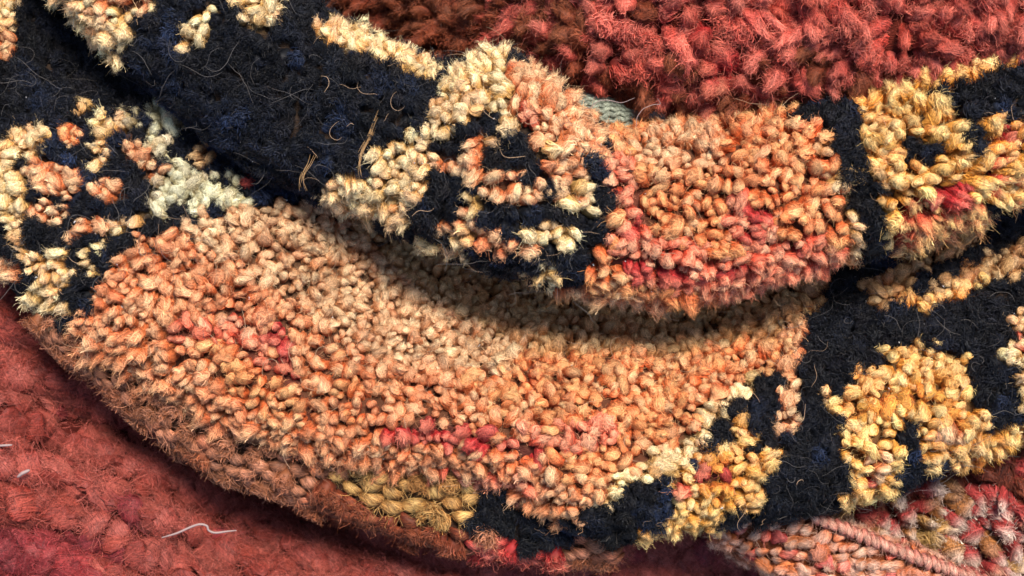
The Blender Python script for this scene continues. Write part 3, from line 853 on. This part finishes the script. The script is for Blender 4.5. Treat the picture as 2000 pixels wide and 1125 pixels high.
def dyes(kinds, px, r, seed, var=.13):
    n = len(kinds)
    tip = np.array([PAL[k][0] for k in kinds], float); root = np.array([PAL[k][1] for k in kinds], float)
    b = (1 + var * np.clip(r.normal(0, 1, n), -2, 2) + .10 * vnoise(px, 90, seed))[:, None]
    hue = (r.normal(0, .08, n) + .12 * vnoise(px, 70, seed + 1) + .06 * vnoise(px, 25, seed + 3))[:, None]
    b = np.clip(b, .6, 1.35); hue = np.clip(hue, -.04, .3)
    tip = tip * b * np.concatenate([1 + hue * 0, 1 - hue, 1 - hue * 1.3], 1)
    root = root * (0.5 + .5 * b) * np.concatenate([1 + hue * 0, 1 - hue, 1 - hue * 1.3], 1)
    field = np.array([k in ('terra', 'orange', 'peach', 'salmon', 'tan', 'gold', 'beige') for k in kinds])[:, None]
    cr = (r.random(n)[:, None] ** 2) * .5 * field
    tip = tip * (1 - cr) + np.array(CREAM[0]) * cr
    cm = np.array([k == 'crimson' for k in kinds])[:, None] * r.random(n)[:, None] * .6
    tip = tip * (1 - cm) + np.array(SALMON[0]) * cm
    fade = np.clip(r.normal(.0, .28, n), -.3, .6)[:, None]        # how far the root dye climbs up the tuft
    tip2 = tip * (1 - np.maximum(fade, 0)) + root * np.maximum(fade, 0)
    navy = np.array([k == 'navy' for k in kinds])
    blue = (np.clip(vnoise(px, 110, 91) + r.normal(0, .4, n), 0, 1) ** 1.5)[:, None]
    brn = (np.clip(r.normal(-.4, .6, n), 0, 1))[:, None]
    tn = tip * (1 - blue) + np.array([.013, .023, .056]) * blue
    tn = tn * np.clip(1 + .45 * r.normal(0, 1, (n, 1)), .5, 2.4)
    tip = np.where(navy[:, None], tn * (1 - .5 * brn) + np.array([.022, .014, .010]) * .5 * brn, tip)
    tip2[navy] = tip[navy]
    return np.clip(tip2, .002, .9), np.clip(root, .002, .9)

def pile_on(pile, sheet, sp, seed, paint, lean, spfun=None, round_=ROUND, point_=POINT, pointy=.2, hgt=1.0, navy_meshes=SHAG):
    r = np.random.default_rng(seed)
    pos, N, T, px, loc = sheet.scatter(sp, seed, spfun=spfun, rows=.96)
    ln = lean(px)
    ax = nrm(N + ln + r.normal(0, .18, N.shape) + .38 * np.stack([vnoise(px, 55, seed + 5), vnoise(px, 55, seed + 6), 0 * px[:, 0]], -1))
    n = len(pos)
    rot = frames(ax, spin=r.uniform(0, 2 * PI, n))
    size = loc * K * 1.0 * np.clip(r.normal(1.0, .14, n), .72, 1.4)
    hg = np.full(n, hgt) if not callable(hgt) else hgt(px)
    head = w2px(pos + ax * (size * hg * .95)[:, None])
    hp = head + r.normal(0, 2.0, px.shape)
    kinds = paint.kinds(hp)
    mesh = []; scl = np.zeros((n, 3))
    steep = 1 - np.clip(N[:, 2], 0, 1)
    for i in range(n):
        if kinds[i] == 'navy':
            mesh.append(navy_meshes[r.integers(len(navy_meshes))]); s = size[i] * r.uniform(.95, 1.25)
            scl[i] = (s, s, s * r.uniform(.95, 1.2) * min(hg[i], 1.15))
        elif r.random() < pointy * (.4 + 2.0 * steep[i]):
            mesh.append(point_[r.integers(len(point_))]); s = size[i] * 1.05
            scl[i] = (s, s, s * r.uniform(.9, 1.2) * hg[i])
        else:
            mesh.append(round_[r.integers(len(round_))]); s = size[i] * 1.08
            scl[i] = (s * r.uniform(.86, 1.14), s * r.uniform(.86, 1.14), s * r.uniform(.9, 1.15) * hg[i])
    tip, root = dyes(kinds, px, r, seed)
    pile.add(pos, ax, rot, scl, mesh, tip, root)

def shaded_backing(paint, f=.6):
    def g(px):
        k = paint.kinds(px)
        c = np.array([PAL[x][1] for x in k]) * .12 + np.array([.035, .022, .015])  # cloth darkened so gaps between tufts look shaded; shade put into its colour
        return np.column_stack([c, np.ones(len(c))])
    return g

# ------------------------------------------------------------------ patterned rug
rug = thing('patterned_rug', 'shaggy orange rug with navy, cream and gold motifs, lying in two thick folds', 'rug')
backing(S_U, 'foundation_cloth', rug, shaded_backing(PU))
backing(S_L, 'foundation_cloth', rug, shaded_backing(PL))
backing(S_M, 'foundation_cloth', rug, shaded_backing(PM))

def lean_u(px):
    x, y = px[:, 0], px[:, 1]
    f = np.clip((x - 1650) / 200, 0, 1)
    g = np.clip((y - 380) / 150, 0, 1)
    return np.stack([.05 + .55 * f, -.22 + .35 * f * (1 - g) - .25 * g, 0 * x], -1)
def lean_l(px):
    x, y = px[:, 0], px[:, 1]
    f = np.clip((560 - x) / 300, 0, 1); h = np.clip((x - 1560) / 150, 0, 1)
    return np.stack([-.5 * f + .08 * h, -.15 - .15 * h + .0 * x, 0 * x], -1)
def sp_l(px):
    x, y = px[:, 0], px[:, 1]
    f = np.clip((520 - x) / 260, 0, 1); h = np.clip((x - 1450) / 150, 0, 1)
    v = np.clip((700 - y) / 90, 0, 1) * np.clip((x - 560) / 120, 0, 1) * (1 - h)
    e = np.clip((330 - x) / 60, 0, 1) * np.clip((620 - y) / 60, 0, 1)
    return 21.5 + 2 * f + 2 * h - 2.5 * v - 3 * e

pile = Pile()
pile_on(pile, S_U, 22.5, 11, PU, lean_u, hgt=lambda p: 1 + .4 * np.clip((p[:, 0] - 1660) / 100, 0, 1))
pile_on(pile, S_L, 21.5, 12, PL, lean_l, spfun=sp_l, hgt=lambda p: 1 + .18 * np.clip((600 - p[:, 0]) / 200, 0, 1))
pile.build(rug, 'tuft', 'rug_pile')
# knots on the back where the lower fold turns under
kp = Pile()
r = np.random.default_rng(13)
pos, N, T, px, loc = S_M.scatter(30, 13)
kinds = PM.kinds(px)
ax = nrm(N + r.normal(0, .12, N.shape))
ref = nrm(T + r.normal(0, .22, T.shape))
rot = frames(ax, ref=ref)
n = len(pos); size = loc * K * r.uniform(.95, 1.25, n)
mesh = [SHAG[r.integers(len(SHAG))] if kinds[i] == 'navy' or r.random() < .3 else LOOP[r.integers(len(LOOP))] for i in range(n)]
tip, root = dyes(kinds, px, r, 13)
kp.add(pos, ax, rot, np.stack([size, size, size * .9], 1), mesh, tip, root)
kp.build(rug, 'back_knot', 'back_knot_rows')

# ------------------------------------------------------------------ red rugs
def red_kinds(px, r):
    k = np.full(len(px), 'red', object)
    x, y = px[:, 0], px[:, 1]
    p = np.clip((1300 - x) / 420, 0, 1) + np.clip((y - 60) / 220, 0, .6) * (x < 1750)  # more rust leftwards: crevice shade put into the colour, with some brown wool
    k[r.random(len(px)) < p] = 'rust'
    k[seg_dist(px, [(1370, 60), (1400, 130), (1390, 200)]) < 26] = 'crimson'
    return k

def fluffy(name, label, sheet, sp, seed, meshes, kindf, lean, hgt=1.0, ov=1.15, flat=None, col=None, lie=0.0, gaps=()):
    t = thing(name, label, 'rug')
    r = np.random.default_rng(seed)
    pos, N, T, px, loc = sheet.scatter(sp, seed)
    if gaps:
        ok = np.ones(len(px), bool)
        for g_ in gaps: ok &= seg_dist(px, g_[0]) + 4 * vnoise(px, 25, 5) > 8
        pos, N, T, px, loc = pos[ok], N[ok], T[ok], px[ok], loc[ok]
    kinds = kindf(px, r)
    ax = nrm(N + lean + r.normal(0, .2, N.shape) + .3 * np.stack([vnoise(px, 80, seed), vnoise(px, 80, seed + 1), 0 * px[:, 0]], -1) * (flat is None))
    if lie: ax = nrm(N * (1 - lie) + lie * 1.4 * np.stack([vnoise(px, 75, seed + 8), vnoise(px, 75, seed + 9), 0 * px[:, 0]], -1) + r.normal(0, .25, N.shape) * lie + lean)
    n = len(pos)
    if flat is None: rot = frames(ax, spin=r.uniform(0, 2 * PI, n))
    else:
        ref = nrm(T * math.cos(flat) + np.cross(N, T) * math.sin(flat) + r.normal(0, .25, N.shape)); rot = frames(ax, ref=ref)
    size = loc * K * np.clip(r.normal(1, .14, n), .7, 1.4) * ov
    mesh = [meshes[r.integers(len(meshes))] for _ in range(n)]
    tip, root = dyes(kinds, px, r, seed, var=.07 if gaps else .16)
    if col is not None: tip, root = col(tip, root, px, r)
    scl = np.stack([size * r.uniform(.85, 1.2, n), size * r.uniform(.85, 1.2, n), size * hgt * r.uniform(.8, 1.1, n)], 1)
    p = Pile(); p.add(pos, ax, rot, scl, mesh, tip, root)
    c0 = np.mean(root, 0) * .3
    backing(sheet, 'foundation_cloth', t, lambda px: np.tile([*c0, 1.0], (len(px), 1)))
    p.build(t, 'tuft', 'rug_pile')
    return t

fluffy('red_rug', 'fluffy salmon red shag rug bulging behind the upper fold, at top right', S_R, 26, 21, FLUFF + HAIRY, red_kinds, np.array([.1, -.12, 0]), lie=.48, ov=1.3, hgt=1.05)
fluffy('red_rug', 'flat matted brick red rug lying below the folds, at lower left', S_E, 29, 22, FELT, lambda px, r: np.where((r.random(len(px)) < .04) | ((px[:, 1] > 1045) & (px[:, 0] < 180)), 'wine', 'dusty').astype(object), np.array([0.1, 0, 0]), ov=1.6, hgt=.48, flat=1.35, gaps=GE)

# ------------------------------------------------------------------ speckled rug, lower right
def speck_kinds(px, r):
    u = r.random(len(px)); k = np.full(len(px), 'tan', object)
    k[u < .30] = 'cream'; k[u > .86] = 'crimson'; k[(u > .76) & (u < .86)] = 'salmon'
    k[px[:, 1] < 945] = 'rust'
    return k
def grey(tip, root, px, r):
    w = tip[:, :1] > .6
    t2 = np.where(w, np.array([.60, .47, .37]), tip * np.array([.72, .62, .75]))
    return t2 * (1 + r.normal(0, .1, (len(tip), 1))), np.where(r.random((len(tip), 1)) < .6, np.array([.34, .04, .035]), root * .7)
fluffy('speckled_rug', 'coarse brown and white speckled rug with crimson flecks, at bottom right', S_D, 34, 23, POINT, speck_kinds, np.array([.75, -.38, 0]), hgt=1.05, ov=1.05, lie=.45, col=grey)

# ------------------------------------------------------------------ pink corded corner
def pink_kinds(px, r):
    u = r.random(len(px)); k = np.full(len(px), 'peach', object)
    k[u < .15] = 'salmon'; k[u > .95] = 'crimson'
    return k
corner = fluffy('corded_rug', 'pinkish orange rug corner with a corded edge, poking out below the lower fold', S_F, 23, 24, LOOP + ROUND[:3], pink_kinds, np.array([0, 0, 0]), hgt=.75, ov=1.1, flat=.9,
                col=lambda a, b, px, r: (a * np.array([.76, .66, .85]), b))
# corded edge: yarn wraps laid slantwise along the upper rim
E = resample([(1590, 1010), (1680, 1044), (1760, 1078), (1850, 1110), (1960, 1148), (2080, 1200)], 30, 0)
r = np.random.default_rng(31)
for i in range(len(E)):
    p = px2w(np.array([[E[i, 0], E[i, 1], -58.0]]))[0]
    o = link('edge_wrap', LOOP[i % len(LOOP)], corner)
    o.location = p
    o.rotation_euler = (r.normal(0, .1), r.normal(0, .1), math.radians(-62 + r.normal(0, 7)))
    s = 21 * K
    o.scale = (s * 1.15, s * .95, s)
    c = (np.array([.60, .32, .22]) * r.uniform(.85, 1.1)).tolist()
    o['tcol'] = c; o['troot'] = [.5, .14, .1]

# ------------------------------------------------------------------ grey flatweave
g = thing('flatwoven_mat', 'grey green flatwoven edge showing in the gap between red rug and upper fold', 'rug')
backing(S_G, 'foundation_cloth', g, lambda px: np.tile([.10, .11, .085, 1.0], (len(px), 1)))
nR, nU = S_G.P.shape[:2]
STITCH = [loop_mesh(600 + i, nf=90, half=.8, R=.42, arch=.25, fly=4, fray=.05, wd=.07) for i in range(4)]
Vg = S_G.W
r = np.random.default_rng(33)
row = 0
for vpos in np.arange(2, nR - 1, 1.35):
    row += 1
    i0 = int(vpos); fr = vpos - i0
    line = Vg[i0] * (1 - fr) + Vg[min(i0 + 1, nR - 1)] * fr
    nl = S_G.vn.reshape(nR, nU, 3)[i0]
    d = np.concatenate([[0], np.cumsum(np.linalg.norm(np.diff(line, axis=0), axis=1))])
    st = 22 * K
    for q in np.arange((row % 2) * st * .5, d[-1], st):
        c = np.array([np.interp(q, d, line[:, j]) for j in range(3)])
        px = w2px(c)
        if px[0] > 1262 or px[1] > 262: continue
        nn = Vector(nl[int(np.interp(q, d, np.arange(nU)))])
        o = link('stitch', STITCH[r.integers(4)], g)
        o.location = c
        a = .55 if row % 2 else -.35
        o.rotation_euler = frames([nn], ref=[(math.cos(a), math.sin(a), 0)])[0]
        o.scale = (17 * K, 10 * K, 12 * K)
        v = r.uniform(.8, 1.15)
        o['tcol'] = [.30 * v, .33 * v, .25 * v]; o['troot'] = [.2 * v, .21 * v, .16 * v]

# ------------------------------------------------------------------ loose threads and stray hairs
def tube(paths, rad, name, mat, sides=4):
    V = []; F = []
    for P, rr in zip(paths, rad):
        P = np.asarray(P); m = len(P)
        T = np.gradient(P, axis=0); T /= np.maximum(np.linalg.norm(T, axis=1, keepdims=True), 1e-9)
        a = np.cross(T, [0.3, .2, 1.0]); a /= np.maximum(np.linalg.norm(a, axis=1, keepdims=True), 1e-9); b = np.cross(T, a)
        th = np.linspace(0, 2 * PI, sides, endpoint=False)
        tap = rr * (1 - .6 * np.abs(np.linspace(-1, 1, m)) ** 4)
        R = P[:, None] + tap[:, None, None] * (a[:, None] * np.cos(th)[None, :, None] + b[:, None] * np.sin(th)[None, :, None])
        o = len(V); V.extend(R.reshape(-1, 3).tolist())
        for i in range(m - 1):
            for j in range(sides):
                F.append((o + i * sides + j, o + i * sides + (j + 1) % sides, o + (i + 1) * sides + (j + 1) % sides, o + (i + 1) * sides + j))
    me = bpy.data.meshes.new(name); me.from_pydata(V, [], F)
    me.polygons.foreach_set('use_smooth', np.ones(len(me.polygons), bool)); me.materials.append(mat)
    return me
def spline(pts, n=40):
    p = resample(pts, n, 1.6)
    return px2w(p)
WHITE = plain_material('white_yarn', (.27, .19, .17))
HAIR = plain_material('stray_hair_dark', (.10, .085, .075))
HAIRL = plain_material('stray_hair_pale', (.42, .26, .15))
HAIRR = plain_material('stray_hair_red', (.5, .17, .12))
def thread(label, pts, rad, mat=WHITE):
    o = link('loose_thread', tube([spline(pts)], [rad * K], 'loose_thread', mat, 6))
    o['label'] = label; o['category'] = 'thread'
thread('thick off white yarn end lying on the brick red rug', [(316, 1050, -133), (345, 1042, -128), (375, 1028, -126), (392, 1022, -124), (410, 1028, -126), (402, 1034, -128), (418, 1042, -130), (440, 1038, -134), (462, 1036, -140)], 2.3)
thread('short white yarn scrap by the left edge on the brick red rug', [(-10, 871, -122), (8, 870, -118), (24, 869, -120)], 2.4)
thread('small white lint curl on the brick red rug above the yarn end', [(34, 932, -122), (44, 924, -117), (58, 918, -119)], 3.5)
thread('thin white hair curving over the grey flatwoven gap', [(1108, 205, 150), (1130, 212, 150), (1152, 212, 155), (1168, 196, 160), (1188, 195, 160), (1214, 202, 158), (1240, 191, 160)], .6)
thread('thin kinked white hair hanging from the red rug beside the gap', [(1242, 250, 150), (1244, 228, 152), (1256, 212, 155), (1276, 204, 158), (1292, 204, 158), (1284, 192, 160)], .6)

def strays(sheet, parent, name, n, seed, mat, lo, hi, box, rad=.42, lift=22):
    r = np.random.default_rng(seed)
    pos, N, T, px, loc = sheet.scatter(16, seed, box=box, k=3)
    i = r.permutation(len(pos))[:n]
    paths = []
    for j in i:
        L = r.uniform(lo, hi) * K
        d = Vector(N[j]) * r.uniform(.1, .6) + Vector(r.normal(0, 1, 3)); d -= Vector(N[j]) * d.dot(Vector(N[j])) * .7; d.normalize()
        side = Vector(N[j]).cross(d)
        P = []; p = Vector(pos[j] + N[j] * K * r.uniform(lift * .8, lift * 1.6)); w = r.normal(0, .5)
        m = 14
        for q in range(m):
            P.append(tuple(p)); w += r.normal(0, .45); w *= .85
            d = (d + side * w * .35 + Vector(N[j]) * r.normal(0, .10)).normalized(); side = Vector(N[j]).cross(d)
            p = p + d * (L / m)
        paths.append(np.array(P))
    o = link(name, tube(paths, [rad * K * r.uniform(.35, 1.15) for _ in paths], name, mat, 3), parent)
    o['kind'] = 'stuff'
strays(S_U, rug, 'stray_hairs', 240, 51, HAIR, 30, 110, (0, 0, 1200, 620), lift=26)
strays(S_L, rug, 'stray_hairs', 160, 52, HAIR, 30, 100, (0, 150, 420, 640), lift=26)
strays(S_L, rug, 'stray_hairs', 180, 53, HAIR, 30, 100, (1500, 500, 2000, 1060), lift=28)
strays(S_L, rug, 'stray_hairs', 260, 54, HAIRL, 20, 80, (150, 420, 1600, 1000), lift=32)
strays(S_U, rug, 'stray_hairs', 160, 55, HAIRL, 20, 70, (600, 100, 2000, 620), lift=32)

LINT = plain_material('lint', (.45, .42, .40), var=.5)
def lint(sheet, parent, n, seed, box, lift):
    r = np.random.default_rng(seed)
    pos, N, T, px, loc = sheet.scatter(18, seed, box=box, k=3)
    i = r.permutation(len(pos))[:n]; paths = []; rad = []
    for j in i:
        d = r.normal(0, 1, 3); d /= np.linalg.norm(d); L = r.uniform(2, 7) * K
        c = pos[j] + N[j] * K * lift * r.uniform(.7, 1.1)
        q = np.linspace(-1, 1, 4)[:, None]
        paths.append(c + d * q * L / 2 + np.cross(d, N[j]) * (q ** 2) * L * r.uniform(-.4, .4)); rad.append(K * r.uniform(.5, 1.5))
    o = link('lint', tube(paths, rad, 'lint', LINT, 4), parent); o['kind'] = 'stuff'
lint(S_U, rug, 90, 61, (100, 20, 2000, 600), 25)
lint(S_L, rug, 150, 62, (0, 200, 2000, 1060), 25)
def wisp(pts, n, seed, spread):
    r = np.random.default_rng(seed); paths = []
    for _ in range(n):
        k0 = r.integers(0, 3); k1 = r.integers(len(pts) - 2, len(pts) + 1)
        a_, f_ = r.uniform(1, 4), r.uniform(.5, 1.6)
        o_ = r.normal(0, 1, 3)
        q = []
        for j, p in enumerate(pts):
            w_ = spread * (.35 + .9 * abs(j / (len(pts) - 1) - .45))
            q.append((p[0] + o_[0] * w_ + a_ * math.sin(j * f_ + o_[1] * 3), p[1] + o_[1] * w_, p[2] + o_[2] * w_ * .6 + a_ * math.cos(j * f_)))
        paths.append(spline(q[k0:k1], 14))
    return paths
TANW = plain_material('tan_wool', (.34, .19, .075))
ws = wisp([(740, 218, 200), (736, 232, 206), (727, 250, 206), (724, 268, 202), (713, 284, 198), (702, 304, 196), (700, 326, 196), (706, 346, 196)], 12, 71, 5) + wisp([(612, 300, 176), (604, 322, 180), (594, 338, 182), (590, 354, 180), (596, 372, 176)], 8, 72, 5)
o = link('loose_wisp', tube(ws, [.42 * K] * len(ws), 'loose_wisp', TANW, 3), rug); o['kind'] = 'stuff'

# ------------------------------------------------------------------ ground under the heap
gm = bpy.data.meshes.new('ground')
s = 3.0; zg = -560 * K
gm.from_pydata([(-s, -s, zg), (s, -s, zg), (s, s, zg), (-s, s, zg)], [], [(0, 1, 2, 3)])
gm.materials.append(plain_material('dark_floor', (.10, .085, .075), scale=40))
go = link('ground', gm); go['kind'] = 'structure'
